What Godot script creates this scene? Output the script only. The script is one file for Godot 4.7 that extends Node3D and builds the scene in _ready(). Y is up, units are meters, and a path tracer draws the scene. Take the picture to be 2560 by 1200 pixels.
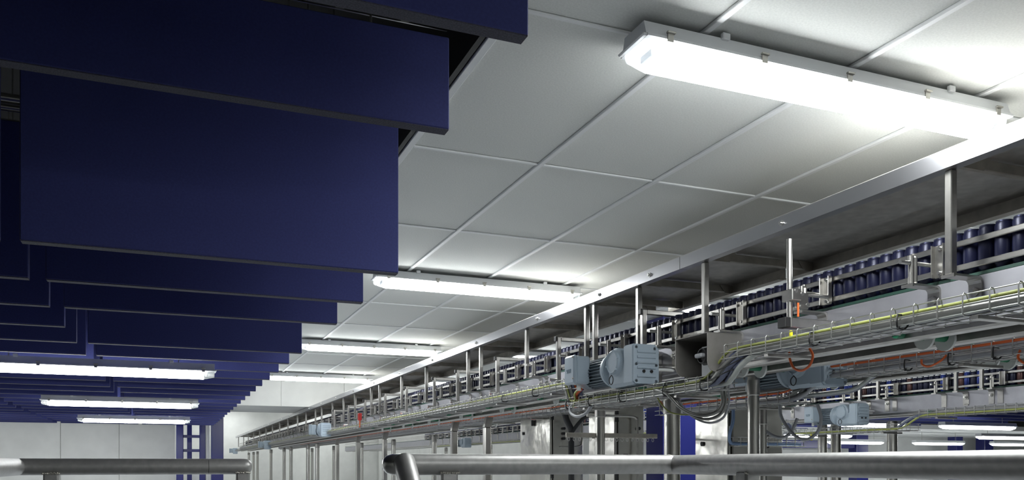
extends Node3D
# World: x to the right of the hall, y up from the floor, -z down the hall. Heights below are written from eye level (H above the floor).
const H := 1.6
const FOCAL := 2105.0
const YAW := 22.22

var M := {}
var used := {}
var wpos := {}
var cache := {}
var rng := RandomNumberGenerator.new()

class Geo:
	var v := PackedVector3Array()
	var n := PackedVector3Array()
	func tri(a: Vector3, b: Vector3, c: Vector3, na: Vector3, nb: Vector3, nc: Vector3) -> void:
		if (b - a).cross(c - a).dot(na + nb + nc) > 0.0:
			v.append_array([a, c, b]); n.append_array([na, nc, nb])
		else:
			v.append_array([a, b, c]); n.append_array([na, nb, nc])
	func quad(a: Vector3, b: Vector3, c: Vector3, d: Vector3, no: Vector3) -> void:
		tri(a, b, c, no, no, no); tri(a, c, d, no, no, no)
	func box(at: Vector3, size: Vector3, bev := 0.0, basis := Basis.IDENTITY) -> Geo:
		var h := size * 0.5
		if bev <= 0.0:
			for ax in 3:
				for sg in [-1.0, 1.0]:
					var no := Vector3.ZERO; no[ax] = sg
					var p := []
					for q in [[-1, -1], [1, -1], [1, 1], [-1, 1]]:
						var w := Vector3.ZERO
						w[ax] = sg * h[ax]; w[(ax + 1) % 3] = q[0] * h[(ax + 1) % 3]; w[(ax + 2) % 3] = q[1] * h[(ax + 2) % 3]
						p.append(at + basis * w)
					quad(p[0], p[1], p[2], p[3], basis * no)
			return self
		var b := minf(bev, minf(h.x, minf(h.y, h.z)) * 0.95)
		var face := func(ax: int, s: Vector3) -> Vector3:
			var w := Vector3(s.x * (h.x - b), s.y * (h.y - b), s.z * (h.z - b))
			w[ax] = s[ax] * h[ax]
			return at + basis * w
		for ax in 3:
			var i := (ax + 1) % 3
			var j := (ax + 2) % 3
			for sg in [-1.0, 1.0]:
				var p := []
				for q in [[-1, -1], [1, -1], [1, 1], [-1, 1]]:
					var s := Vector3.ZERO
					s[ax] = sg; s[i] = q[0]; s[j] = q[1]
					p.append(face.call(ax, s))
				var no := Vector3.ZERO; no[ax] = sg
				quad(p[0], p[1], p[2], p[3], basis * no)
			for q in [[-1, -1], [1, -1], [1, 1], [-1, 1]]:
				var s0 := Vector3.ZERO
				s0[i] = q[0]; s0[j] = q[1]
				var sa := s0; sa[ax] = -1
				var sb := s0; sb[ax] = 1
				quad(face.call(i, sa), face.call(i, sb), face.call(j, sb), face.call(j, sa), basis * s0.normalized())
		for x in [-1, 1]:
			for y in [-1, 1]:
				for z in [-1, 1]:
					var s := Vector3(x, y, z)
					var no := basis * s.normalized()
					tri(face.call(0, s), face.call(1, s), face.call(2, s), no, no, no)
		return self
	func tube(pts: Array, r: float, sides := 8, caps := true) -> Geo:
		var k := pts.size()
		var u := Vector3.UP
		var rings := []
		var norms := []
		var dirs := []
		for i in k:
			var d: Vector3 = (pts[mini(i + 1, k - 1)] - pts[maxi(i - 1, 0)]).normalized()
			dirs.append(d)
			if i == 0:
				u = Vector3.UP if absf(d.y) < 0.9 else Vector3.RIGHT
			u = (u - d * u.dot(d)).normalized()
			var w := d.cross(u)
			var ring := []
			var nn := []
			for j in sides:
				var a := TAU * j / sides
				var o := u * cos(a) + w * sin(a)
				ring.append(pts[i] + o * r); nn.append(o)
			rings.append(ring); norms.append(nn)
		for i in k - 1:
			for j in sides:
				var j2 := (j + 1) % sides
				tri(rings[i][j], rings[i + 1][j], rings[i + 1][j2], norms[i][j], norms[i + 1][j], norms[i + 1][j2])
				tri(rings[i][j], rings[i + 1][j2], rings[i][j2], norms[i][j], norms[i + 1][j2], norms[i][j2])
		if caps:
			for e in [0, k - 1]:
				var no: Vector3 = -dirs[0] if e == 0 else dirs[k - 1]
				for j in range(1, sides - 1):
					tri(rings[e][0], rings[e][j], rings[e][j + 1], no, no, no)
		return self
	# profile of (radius, height) turned round the y axis of the transform; sharp: creases between profile pieces
	func lathe(prof: Array, sides := 20, x := Transform3D.IDENTITY, sharp := true) -> Geo:
		var pn := []
		for i in prof.size() - 1:
			var d: Vector2 = prof[i + 1] - prof[i]
			pn.append(Vector2(d.y, -d.x).normalized())
		for i in prof.size() - 1:
			var n0: Vector2 = pn[i]
			var n1: Vector2 = pn[i]
			if not sharp:
				if i > 0: n0 = (pn[i] + pn[i - 1]).normalized()
				if i < prof.size() - 2: n1 = (pn[i] + pn[i + 1]).normalized()
			for j in sides:
				var a := TAU * j / sides
				var b := TAU * (j + 1) / sides
				var ca := Vector3(cos(a), 0, sin(a))
				var cb := Vector3(cos(b), 0, sin(b))
				var p: Vector2 = prof[i]
				var q: Vector2 = prof[i + 1]
				var A := x * (ca * p.x + Vector3.UP * p.y)
				var B := x * (cb * p.x + Vector3.UP * p.y)
				var C := x * (cb * q.x + Vector3.UP * q.y)
				var D := x * (ca * q.x + Vector3.UP * q.y)
				var nA := x.basis * (ca * n0.x + Vector3.UP * n0.y)
				var nB := x.basis * (cb * n0.x + Vector3.UP * n0.y)
				var nC := x.basis * (cb * n1.x + Vector3.UP * n1.y)
				var nD := x.basis * (ca * n1.x + Vector3.UP * n1.y)
				if p.x > 1e-5: tri(A, B, C, nA, nB, nC)
				if q.x > 1e-5: tri(A, C, D, nA, nC, nD)
		return self
	# outline in the xy plane of the transform, from z = 0 to z = depth
	func prism(poly: PackedVector2Array, depth: float, x := Transform3D.IDENTITY) -> Geo:
		var idx := Geometry2D.triangulate_polygon(poly)
		var c := 1.0 if Geometry2D.is_polygon_clockwise(poly) else -1.0
		for z in [0.0, depth]:
			var no := x.basis * (Vector3.BACK if z > 0.0 else Vector3.FORWARD)
			for i in range(0, idx.size(), 3):
				var p := []
				for j in 3:
					var q := poly[idx[i + j]]
					p.append(x * Vector3(q.x, q.y, z))
				tri(p[0], p[1], p[2], no, no, no)
		for i in poly.size():
			var a := poly[i]
			var b := poly[(i + 1) % poly.size()]
			var d := (b - a).normalized()
			var no := x.basis * Vector3(-d.y * c, d.x * c, 0)
			quad(x * Vector3(a.x, a.y, 0), x * Vector3(b.x, b.y, 0), x * Vector3(b.x, b.y, depth), x * Vector3(a.x, a.y, depth), no)
		return self
	func mesh() -> ArrayMesh:
		var arr := []
		arr.resize(Mesh.ARRAY_MAX)
		arr[Mesh.ARRAY_VERTEX] = v
		arr[Mesh.ARRAY_NORMAL] = n
		var m := ArrayMesh.new()
		m.add_surface_from_arrays(Mesh.PRIMITIVE_TRIANGLES, arr)
		return m

# ---------- small helpers
func P(x: float, y: float, d: float) -> Vector3:
	return Vector3(x, y + H, -d)

func numbered(called: String) -> String:
	used[called] = used.get(called, -1) + 1
	return called if used[called] == 0 else "%s_%03d" % [called, used[called]]

func tag(o: Node, label: String, category: String, group := "", kind := "") -> void:
	o.set_meta("label", label); o.set_meta("category", category)
	if group: o.set_meta("group", group)
	if kind: o.set_meta("kind", kind)

func thing(called: String, label: String, category: String, at := Vector3.ZERO, group := "") -> Node3D:
	var o := Node3D.new()
	o.name = numbered(called)
	add_child(o)
	o.position = at
	wpos[o] = at
	tag(o, label, category, group)
	return o

# a mesh at a place in the world, under any unturned parent
func part(parent: Node3D, called: String, mesh: Mesh, mat: Material, at := Vector3.ZERO, rot := Vector3.ZERO) -> MeshInstance3D:
	var o := MeshInstance3D.new()
	o.name = called
	o.mesh = mesh
	o.material_override = mat
	o.position = at - wpos.get(parent, Vector3.ZERO)
	o.rotation_degrees = rot
	wpos[o] = at
	parent.add_child(o, true)
	return o

func bare(called: String, mesh: Mesh, mat: Material, label: String, category: String, group := "", at := Vector3.ZERO, kind := "") -> MeshInstance3D:
	var o := part(self, numbered(called), mesh, mat, at)
	tag(o, label, category, group, kind)
	return o

func struct(called: String, mesh: Mesh, mat: Material, at: Vector3, label := "", category := "") -> MeshInstance3D:
	var o := part(self, called, mesh, mat, at)
	o.set_meta("kind", "structure")
	if label: o.set_meta("label", label)
	if category: o.set_meta("category", category)
	return o

func boxm(size: Vector3, bev := 0.0) -> Mesh:
	var key := "%v %f" % [size, bev]
	if not cache.has(key): cache[key] = Geo.new().box(Vector3.ZERO, size, bev).mesh()
	return cache[key]

func rodm(r: float, length: float, axis: int, sides := 14) -> Mesh:
	var key := "rod %f %f %d %d" % [r, length, axis, sides]
	if not cache.has(key):
		var d := Vector3.ZERO; d[axis] = length * 0.5
		cache[key] = Geo.new().tube([-d, d], r, sides).mesh()
	return cache[key]

func span(parent: Node3D, called: String, mat: Material, x0: float, x1: float, y0: float, y1: float, d0: float, d1: float, bev := 0.0) -> MeshInstance3D:
	return part(parent, called, boxm(Vector3(x1 - x0, y1 - y0, d1 - d0), bev), mat, P((x0 + x1) / 2, (y0 + y1) / 2, (d0 + d1) / 2))

func curve(pts: Array, per := 6) -> Array:
	var out := []
	for i in pts.size() - 1:
		var a: Vector3 = pts[maxi(i - 1, 0)]
		var b: Vector3 = pts[i]
		var c: Vector3 = pts[i + 1]
		var d: Vector3 = pts[mini(i + 2, pts.size() - 1)]
		for k in per:
			out.append(b.cubic_interpolate(c, a, d, float(k) / per))
	out.append(pts[-1])
	return out

func shift(pts: Array, by: Vector3) -> Array:
	var out := []
	for p in pts: out.append(p - by)
	return out

# a cable as one mesh whose origin lies at its first point
func cable(called: String, pts: Array, r: float, mat: Material, label: String, group := "", sides := 8, per := 6) -> MeshInstance3D:
	var at: Vector3 = pts[0]
	return bare(called, Geo.new().tube(shift(curve(pts, per), at), r, sides).mesh(), mat, label, "cable", group, at)

const ORD := ["first", "second", "third", "fourth", "fifth", "sixth", "seventh", "eighth", "ninth", "tenth", "eleventh", "twelfth", "thirteenth", "fourteenth", "fifteenth", "sixteenth", "seventeenth", "eighteenth", "nineteenth", "twentieth", "twenty-first", "twenty-second", "twenty-third", "twenty-fourth", "twenty-fifth", "twenty-sixth", "twenty-seventh", "twenty-eighth"]

func srgb(r: float, g: float, b: float) -> Color:
	return Color(r / 255.0, g / 255.0, b / 255.0)

func noise_tex(freq: float, lo: Color, hi: Color, sd := 1, size := 512, normal := false, bump := 4.0) -> NoiseTexture2D:
	var n := FastNoiseLite.new()
	n.seed = sd
	n.frequency = freq
	n.fractal_octaves = 4
	var t := NoiseTexture2D.new()
	t.width = size; t.height = size; t.seamless = true
	t.noise = n
	if normal:
		t.as_normal_map = true; t.bump_strength = bump
	else:
		var g := Gradient.new()
		g.set_color(0, lo); g.set_color(1, hi)
		t.color_ramp = g
	return t

func mat(key: String, color: Color, rough: float, metal := 0.0, grain: Texture2D = null, scale := 1.0) -> StandardMaterial3D:
	var m := StandardMaterial3D.new()
	m.albedo_color = color
	m.roughness = rough
	m.metallic = metal
	if grain:
		m.albedo_texture = grain
		m.uv1_triplanar = true; m.uv1_world_triplanar = true
		m.uv1_scale = Vector3.ONE * scale
	M[key] = m
	return m

func make_materials() -> void:
	var fine := noise_tex(0.12, Color(0.93, 0.93, 0.93), Color(1, 1, 1), 3)
	var cloudy := noise_tex(0.012, Color(0.95, 0.95, 0.95), Color(1, 1, 1), 5)
	mat("tile", srgb(226, 228, 225), 0.92, 0.0, fine, 1.6)
	mat("bar", srgb(230, 232, 233), 0.5)
	mat("wall", srgb(222, 223, 220), 0.8, 0.0, cloudy, 0.3)
	mat("floor", srgb(200, 203, 206), 0.45, 0.0, cloudy, 0.5)
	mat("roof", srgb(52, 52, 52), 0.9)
	mat("blue", srgb(54, 61, 122), 0.78, 0.0, noise_tex(0.09, Color(0.88, 0.88, 0.9), Color(1, 1, 1), 8), 2.0)
	mat("blue_edge", srgb(88, 88, 104), 0.85, 0.0, noise_tex(0.09, Color(0.6, 0.6, 0.6), Color(1, 1, 1), 9), 3.0)
	mat("blue_paint", srgb(38, 42, 108), 0.22)
	mat("lip", srgb(188, 188, 192), 0.28, 1.0)
	mat("steel", srgb(184, 182, 178), 0.34, 1.0, noise_tex(0.02, Color(0.9, 0.9, 0.9), Color(1, 1, 1), 12), 1.5)
	mat("steel_sheet", srgb(200, 195, 185), 0.5, 0.55, noise_tex(0.02, Color(0.86, 0.86, 0.86), Color(1, 1, 1), 13), 1.2)
	mat("canopy_sheet", srgb(208, 205, 200), 0.42, 0.4, noise_tex(0.02, Color(0.86, 0.86, 0.86), Color(1, 1, 1), 14), 1.2)
	mat("steel_pipe", srgb(200, 198, 193), 0.26, 1.0)
	mat("steel_bright", srgb(216, 215, 212), 0.28, 1.0)
	mat("panel", srgb(168, 168, 174), 0.5, 0.8, cloudy, 1.5)
	mat("hood", srgb(146, 143, 139), 0.46, 0.85, cloudy, 3.0)
	mat("rail_pipe", srgb(190, 189, 187), 0.42, 0.55, noise_tex(0.03, Color(0.86, 0.86, 0.86), Color(1, 1, 1), 15), 2.0)
	mat("blocker_grey", srgb(104, 105, 106), 0.7, 0.3)  # dark so that the added deck swallows floor bounce
	mat("weld", srgb(196, 192, 184), 0.5, 1.0)
	mat("cabinet", srgb(214, 212, 206), 0.22, 1.0)
	M.cabinet.normal_enabled = true
	M.cabinet.normal_texture = noise_tex(0.004, Color.BLACK, Color.WHITE, 21, 512, true, 8.0)
	M.cabinet.normal_scale = 0.35
	M.cabinet.uv1_triplanar = true; M.cabinet.uv1_world_triplanar = true
	M.cabinet.uv1_scale = Vector3.ONE * 0.9
	mat("wire", srgb(176, 176, 174), 0.32, 1.0)
	mat("motor", srgb(158, 172, 184), 0.42)
	mat("motor_mark", srgb(136, 154, 168), 0.5)
	mat("fin", srgb(128, 140, 150), 0.5)
	mat("black", srgb(26, 26, 27), 0.5)
	mat("rubber", srgb(42, 43, 46), 0.6)
	mat("green", srgb(24, 104, 72), 0.55)
	mat("wear", srgb(30, 62, 52), 0.6)
	mat("belt", srgb(58, 58, 60), 0.6)
	mat("white_disc", srgb(206, 208, 206), 0.5)
	mat("cable_grey", srgb(150, 152, 156), 0.5)
	mat("cable_slate", srgb(96, 102, 126), 0.5)
	mat("cable_light", srgb(170, 174, 170), 0.5)
	mat("cable_earth", srgb(150, 156, 84), 0.5)
	mat("cable_orange", srgb(214, 98, 38), 0.5)
	mat("cable_violet", srgb(104, 68, 104), 0.5)
	mat("cable_blue", srgb(110, 134, 168), 0.5)
	mat("braid", srgb(170, 170, 166), 0.4, 0.8, noise_tex(0.2, Color(0.55, 0.55, 0.55), Color(1, 1, 1), 17), 9.0)
	mat("yellow", srgb(232, 220, 30), 0.5)
	mat("red", srgb(196, 38, 34), 0.45)
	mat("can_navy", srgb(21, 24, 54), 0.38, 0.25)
	mat("can_blue", srgb(48, 66, 142), 0.3, 0.4)
	mat("can_brown", srgb(92, 64, 62), 0.34, 0.4)
	mat("can_end", srgb(206, 206, 204), 0.28, 1.0)
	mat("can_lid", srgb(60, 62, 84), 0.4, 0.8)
	mat("lamp_body", srgb(226, 228, 230), 0.5)
	mat("lamp_clip", srgb(176, 174, 168), 0.35, 0.9)
	var g := mat("diffuser", Color(0.95, 0.95, 0.95), 0.3)
	g.emission_enabled = true
	g.emission = Color(0.985, 1.0, 1.0)
	g.emission_energy_multiplier = GLOW
	var c := mat("clear", Color(0.9, 0.93, 0.95, 0.25), 0.08)
	c.transparency = BaseMaterial3D.TRANSPARENCY_ALPHA

const GLOW := 34.0
const LAMP_ENERGY := 3.0

func _ready() -> void:
	rng.seed = 7
	# ---- camera: level, with the lens shifted up
	var cam := Camera3D.new()
	cam.name = "camera"
	cam.projection = Camera3D.PROJECTION_FRUSTUM
	cam.near = 0.1
	cam.far = 120.0
	cam.size = cam.near * 1200.0 / FOCAL
	cam.frustum_offset = Vector2(0.0, cam.near * (1159.3 - 600.0) / FOCAL)
	add_child(cam)
	cam.position = Vector3(0, H, 0)
	cam.rotation_degrees = Vector3(0, -YAW, 0)
	cam.current = true
	# ---- environment: a closed hall, so the sky is black
	var we := WorldEnvironment.new()
	we.name = "environment"
	var env := Environment.new()
	env.background_mode = Environment.BG_COLOR
	env.background_color = Color.BLACK
	env.tonemap_mode = Environment.TONE_MAPPER_LINEAR
	env.tonemap_exposure = 0.72
	env.sdfgi_enabled = true
	env.ssao_enabled = true
	env.ssil_enabled = true
	we.environment = env
	add_child(we)
	make_materials()
	build_hall()
	build_lamps()
	build_baffles()
	build_conveyors()
	build_cabinets()
	build_railings()
	build_details()

# ---------- the hall
func build_hall() -> void:
	var fl := struct("floor", boxm(Vector3(34, 0.2, 46)), M.floor, Vector3(9, -0.1, -18.5), "grey sealed concrete hall floor", "floor")
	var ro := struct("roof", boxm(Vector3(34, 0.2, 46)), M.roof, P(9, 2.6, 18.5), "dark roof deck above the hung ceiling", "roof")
	struct("wall_left", boxm(Vector3(0.2, 4.5, 46)), M.wall, P(-8, 0.5, 18.5), "white panel wall on the far side of the blue baffles", "wall")
	struct("wall_right", boxm(Vector3(0.2, 4.5, 46)), M.wall, P(26, 0.5, 18.5), "white panel wall beyond the conveyors", "wall")
	struct("wall_front", boxm(Vector3(34, 4.5, 0.2)), M.wall, P(9, 0.5, -4.5), "white wall behind the viewer", "wall")
	struct("wall_back", boxm(Vector3(34, 4.5, 0.2)), M.wall, P(9, 0.5, 38.2), "white end wall of the long hall behind the conveyor posts", "wall")
	# white wall under the end of the blue baffles, made of upright panels
	var wl := struct("wall_end", boxm(Vector3(8.1, 4.2, 0.12)), M.wall, P(-3.95, 0.5, 20.86), "white panelled wall below the last blue baffles", "wall")
	for i in 7:
		var x := -8.0 + i * 1.165
		part(wl, "panel", boxm(Vector3(1.155, 3.6, 0.03), 0.006), M.wall, P(x + 0.58, 0.2, 20.785))
	struct("wall_return", boxm(Vector3(0.12, 4.2, 17.3)), M.wall, P(0.06, 0.5, 29.5), "white side wall behind the blue portal frame", "wall")
	# the hung ceiling: slab, tiles, bars
	var x0 := 0.983
	var tx := 0.6176
	var cols := 12
	var rows := 13
	var d0 := 2.377 - 1.2 * 4
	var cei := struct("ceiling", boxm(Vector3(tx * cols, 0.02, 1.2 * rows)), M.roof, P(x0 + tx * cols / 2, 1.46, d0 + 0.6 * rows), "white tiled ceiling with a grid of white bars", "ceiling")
	for i in cols:
		for j in rows:
			var dd := d0 + 1.2 * j
			if dd > 12.5: continue
			part(cei, "tile", boxm(Vector3(tx - 0.004, 0.02, 1.196), 0.003), M.tile, P(x0 + tx * (i + 0.5), 1.405 + rng.randf_range(0.0, 0.0015), dd + 0.6))
	for i in range(1, cols + 1):
		part(cei, "main_bar", boxm(Vector3(0.024, 0.012, 1.2 * rows), 0.002), M.bar, P(x0 + tx * i, 1.389, d0 + 0.6 * rows))
	for j in rows + 1:
		for i in cols:
			if d0 + 1.2 * j > 13.3: continue
			part(cei, "cross_bar", boxm(Vector3(tx - 0.026, 0.008, 0.016), 0.002), M.bar, P(x0 + tx * (i + 0.5), 1.391, d0 + 1.2 * j))
	var tr := struct("trim_1", boxm(Vector3(0.03, 0.012, 1.2 * rows), 0.002), M.bar, P(x0 - 0.005, 1.389, d0 + 0.6 * rows), "white edge trim of the tiled ceiling", "trim")
	struct("trim_2", boxm(Vector3(0.02, 0.2, 1.2 * rows)), M.black, P(x0 - 0.035, 1.49, d0 + 0.6 * rows), "black beam along the edge of the tiled ceiling", "trim")
	# bulkhead over the end of the tiled ceiling, with its soffit
	var bh := struct("wall_bulkhead", boxm(Vector3(7.7, 1.4, 2.2)), M.wall, P(x0 + 3.7, 1.84, 18.32), "white bulkhead above the far end of the conveyor canopy", "wall")
	for i in 6:
		part(bh, "panel", boxm(Vector3(1.242, 1.1, 0.02), 0.004), M.wall, P(x0 + 0.47 + i * 1.25, 1.69, 17.215))
	struct("ceiling_step", boxm(Vector3(7.7, 0.1, 4.1)), M.wall, P(x0 + 3.7, 2.3, 15.2), "white raised ceiling between the tiles and the bulkhead", "ceiling")
	struct("ceiling_low", boxm(Vector3(17, 0.1, 4.6)), M.wall, P(17.8, 0.8, 15.8), "low white ceiling far beyond the conveyors", "ceiling")
	struct("ceiling_end", boxm(Vector3(9.0, 0.1, 19.0)), M.wall, P(4.6, 2.52, 28.8), "high white ceiling beyond the bulkhead", "ceiling")
	struct("wall_side", boxm(Vector3(0.15, 4.2, 20.0)), M.wall, P(9.0, 0.5, 28.0), "white side wall behind the posts of the far conveyor", "wall")
	struct("wall_side_low", boxm(Vector3(17.0, 2.4, 0.15)), M.wall, P(17.5, -0.4, 18.0), "white wall in the distance below the far lamps", "wall")

func lamp_meshes() -> void:
	var L := 1.6
	# housing: a shallow tray, wider at the rim
	var prof := PackedVector2Array([Vector2(-0.06, 0.0), Vector2(0.06, 0.0), Vector2(0.074, -0.046), Vector2(0.084, -0.048), Vector2(0.084, -0.056), Vector2(-0.084, -0.056), Vector2(-0.084, -0.048), Vector2(-0.074, -0.046)])
	var x := Transform3D(Basis(Vector3(0, 0, 1), Vector3(0, 1, 0), Vector3(-1, 0, 0)), Vector3(L / 2, 0, 0))
	cache.lamp_housing = Geo.new().prism(prof, L, x).mesh()
	# diffuser: a glowing trough with slanted ends, rounded below
	var half := [Vector2(0.074, -0.0565), Vector2(0.07, -0.082), Vector2(0.06, -0.1), Vector2(0.04, -0.11), Vector2(0.0, -0.113)]
	var ring := []
	for q in half: ring.append(q)
	for i in range(half.size() - 2, -1, -1): ring.append(Vector2(-half[i].x, half[i].y))
	var g := Geo.new()
	var ends := L / 2 - 0.075
	for i in ring.size() - 1:
		var a: Vector2 = ring[i]
		var b: Vector2 = ring[i + 1]
		var no := Vector3(0, (b.x - a.x), -(b.y - a.y)).normalized()
		if no.y > 0.0: no = -no
		g.quad(Vector3(-ends, a.y, a.x), Vector3(ends, a.y, a.x), Vector3(ends, b.y, b.x), Vector3(-ends, b.y, b.x), no)
	for sg in [-1.0, 1.0]:
		for i in range(1, ring.size() - 2):
			g.tri(Vector3(sg * ends, ring[0].y, ring[0].x), Vector3(sg * ends, ring[i].y, ring[i].x), Vector3(sg * ends, ring[i + 1].y, ring[i + 1].x), Vector3(sg, 0, 0), Vector3(sg, 0, 0), Vector3(sg, 0, 0))
	g.quad(Vector3(-ends, -0.0565, -0.074), Vector3(ends, -0.0565, -0.074), Vector3(ends, -0.0565, 0.074), Vector3(-ends, -0.0565, 0.074), Vector3.UP)
	cache.lamp_diffuser = g.mesh()
	# clear end of the cover
	var e := Geo.new()
	for i in ring.size() - 1:
		var a: Vector2 = ring[i]
		var b: Vector2 = ring[i + 1]
		var no := Vector3(0.3, (b.x - a.x), -(b.y - a.y)).normalized()
		var ao := Vector3(0.075, -0.056 + (a.y + 0.056) * 0.72, a.x * 0.8)
		var bo := Vector3(0.075, -0.056 + (b.y + 0.056) * 0.72, b.x * 0.8)
		if no.y > 0.0: no.y = -no.y
		e.quad(Vector3(0.001, a.y, a.x), Vector3(0.001, b.y, b.x), bo, ao, no)
		if i > 0 and i < ring.size() - 2:
			e.tri(Vector3(0.075, -0.056, 0.074 * 0.8), ao, bo, Vector3.RIGHT, Vector3.RIGHT, Vector3.RIGHT)
	cache.lamp_end = e.mesh()
	cache.lamp_clip = Geo.new().box(Vector3(0, -0.05, 0), Vector3(0.022, 0.03, 0.006), 0.001).box(Vector3(0, -0.037, 0.004), Vector3(0.03, 0.006, 0.012), 0.001).mesh()
	cache.lamp_lug = boxm(Vector3(0.03, 0.022, 0.016), 0.003)

func lamp(label: String, x: float, y: float, d: float, group: String, hung := false, detail := true) -> void:
	var at := P(x, y, d)
	var t := thing("ceiling_light" if not hung else "hanging_light", label, "light", at, group)
	part(t, "housing", cache.lamp_housing, M.lamp_body, at)
	part(t, "diffuser", cache.lamp_diffuser, M.diffuser, at)
	for sg in [-1.0, 1.0]:
		part(t, "clear_end", cache.lamp_end, M.clear, at + Vector3(sg * 0.725, 0, 0), Vector3(0, 0.0 if sg > 0 else 180.0, 0))
		part(t, "end_cap", boxm(Vector3(0.02, 0.01, 0.16), 0.004), M.lamp_body, at + Vector3(sg * 0.805, -0.0505, 0))
		if detail:
			part(t, "tube_holder", boxm(Vector3(0.02, 0.03, 0.07), 0.004), M.lamp_body, at + Vector3(sg * 0.748, -0.078, 0))
	if detail:
		for i in 5:
			var cx := -0.72 + i * 0.36
			for sg in [1.0, -1.0]:
				part(t, "clip", cache.lamp_clip, M.lamp_clip, at + Vector3(cx, 0, sg * 0.085), Vector3(0, 0.0 if sg > 0 else 180.0, 0))
		for cx in [-0.5, 0.5]:
			for sg in [1.0, -1.0]:
				part(t, "mounting_lug", cache.lamp_lug, M.lamp_body, at + Vector3(cx, 0.003, sg * 0.066))
	if hung:
		for cx in [-0.55, 0.55]:
			part(t, "hanger", rodm(0.004, 2.5 - y, 1, 6), M.lamp_clip, at + Vector3(cx, (2.5 - y) / 2, 0))
	var l := AreaLight3D.new()
	l.name = "glow"
	l.area_size = Vector2(1.4, 0.12)
	l.light_energy = LAMP_ENERGY
	l.light_color = Color(0.985, 1.0, 1.0)
	l.area_range = 40.0
	l.shadow_enabled = true
	t.add_child(l)
	l.position = Vector3(0, -0.118, 0)
	l.rotation_degrees = Vector3(-90, 0, 0)

func build_lamps() -> void:
	lamp_meshes()
	var near_to_far := ["nearest and largest", "second", "third", "farthest"]
	for i in 4:
		lamp("long tube lamp on the white tiled ceiling, %s of its row" % near_to_far[i], 2.165, 1.374, 2.32 + 3.6 * i, "tube lamps on the tiled ceiling")
	for i in 4:
		lamp("tube lamp on the ceiling seen above the canopy gap, %s one" % near_to_far[i], 4.72, 1.374, 2.32 + 3.6 * i, "tube lamps beyond the canopy", false, false)
	for i in 3:
		lamp("%s tube lamp hanging below the blue baffles at the left" % ["large nearest", "middle", "smallest farthest"][i], -0.477, 0.748, [6.75, 10.45, 14.45][i], "tube lamps under the blue baffles", true)
	# added unseen fill lamps: behind the viewer, further left, and round the bulkhead
	for k in 2:
		lamp("added fill lamp on the ceiling behind the viewer, %s" % ["inner", "outer"][k], [2.165, 4.72][k], 1.374, -1.28, "added fill lamps outside the frame", false, false)  # added as fill for the rails and the near parts
	for k in 4:
		var d: float = [10.45, 14.45][k / 2]
		lamp("added hanging fill lamp beyond the left edge of the frame, %s row, %s" % [["nearer", "farther"][k / 2], ["inner", "outer"][k % 2]], [-3.4, -6.2][k % 2], 0.748, d, "added fill lamps outside the frame", true, false)  # added to brighten the wall past the baffles
	for k in 2:
		lamp("added lamp behind the last baffle washing the white end wall, %s" % ["right", "left"][k], -1.3 - 3.4 * k, 1.3, 18.3, "added fill lamps outside the frame", true, false)  # added out of sight as a wash on the end wall
	for k in 2:
		lamp("added lamp lighting the bulkhead from the raised ceiling, %s" % ["left", "right"][k], [2.165, 4.72][k], 2.24, 15.6, "added fill lamps outside the frame", false, false)  # added above the tiles, unseen, to brighten the bulkhead
	for k in 10:
		lamp("added lamp hidden behind the bulkhead, %s row, %s" % [ORD[k / 2], ["left", "right"][k % 2]], [2.2, 6.2][k % 2], 2.44, [21.0, 25.0, 29.0, 33.0, 36.9][k / 2], "added fill lamps outside the frame", false, false)  # added where the bulkhead hides them, to light the far wall
	# beyond the conveyors
	var far := [
		[9.63, 0.66, 9.7, "distant tube lamp under blue baffles, partly behind the last round post"],
		[12.06, 0.66, 9.7, "distant tube lamp under blue baffles at the right, largest and clearest"],
		[15.1, 0.58, 11.5, "distant tube lamp cut by the right edge, upper one"],
		[14.6, 0.56, 14.9, "distant tube lamp low between the two round posts"],
		[17.2, 0.56, 14.9, "distant tube lamp low on the white wall right of the posts"],
		[19.8, 0.56, 14.9, "distant tube lamp cut by the right edge, lower one"],
		[11.8, 0.62, 13.0, "distant tube lamp behind the left of two round posts"]]
	for f in far:
		lamp(f[3], f[0], f[1], f[2], "distant tube lamps beyond the conveyors", true, false)

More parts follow.
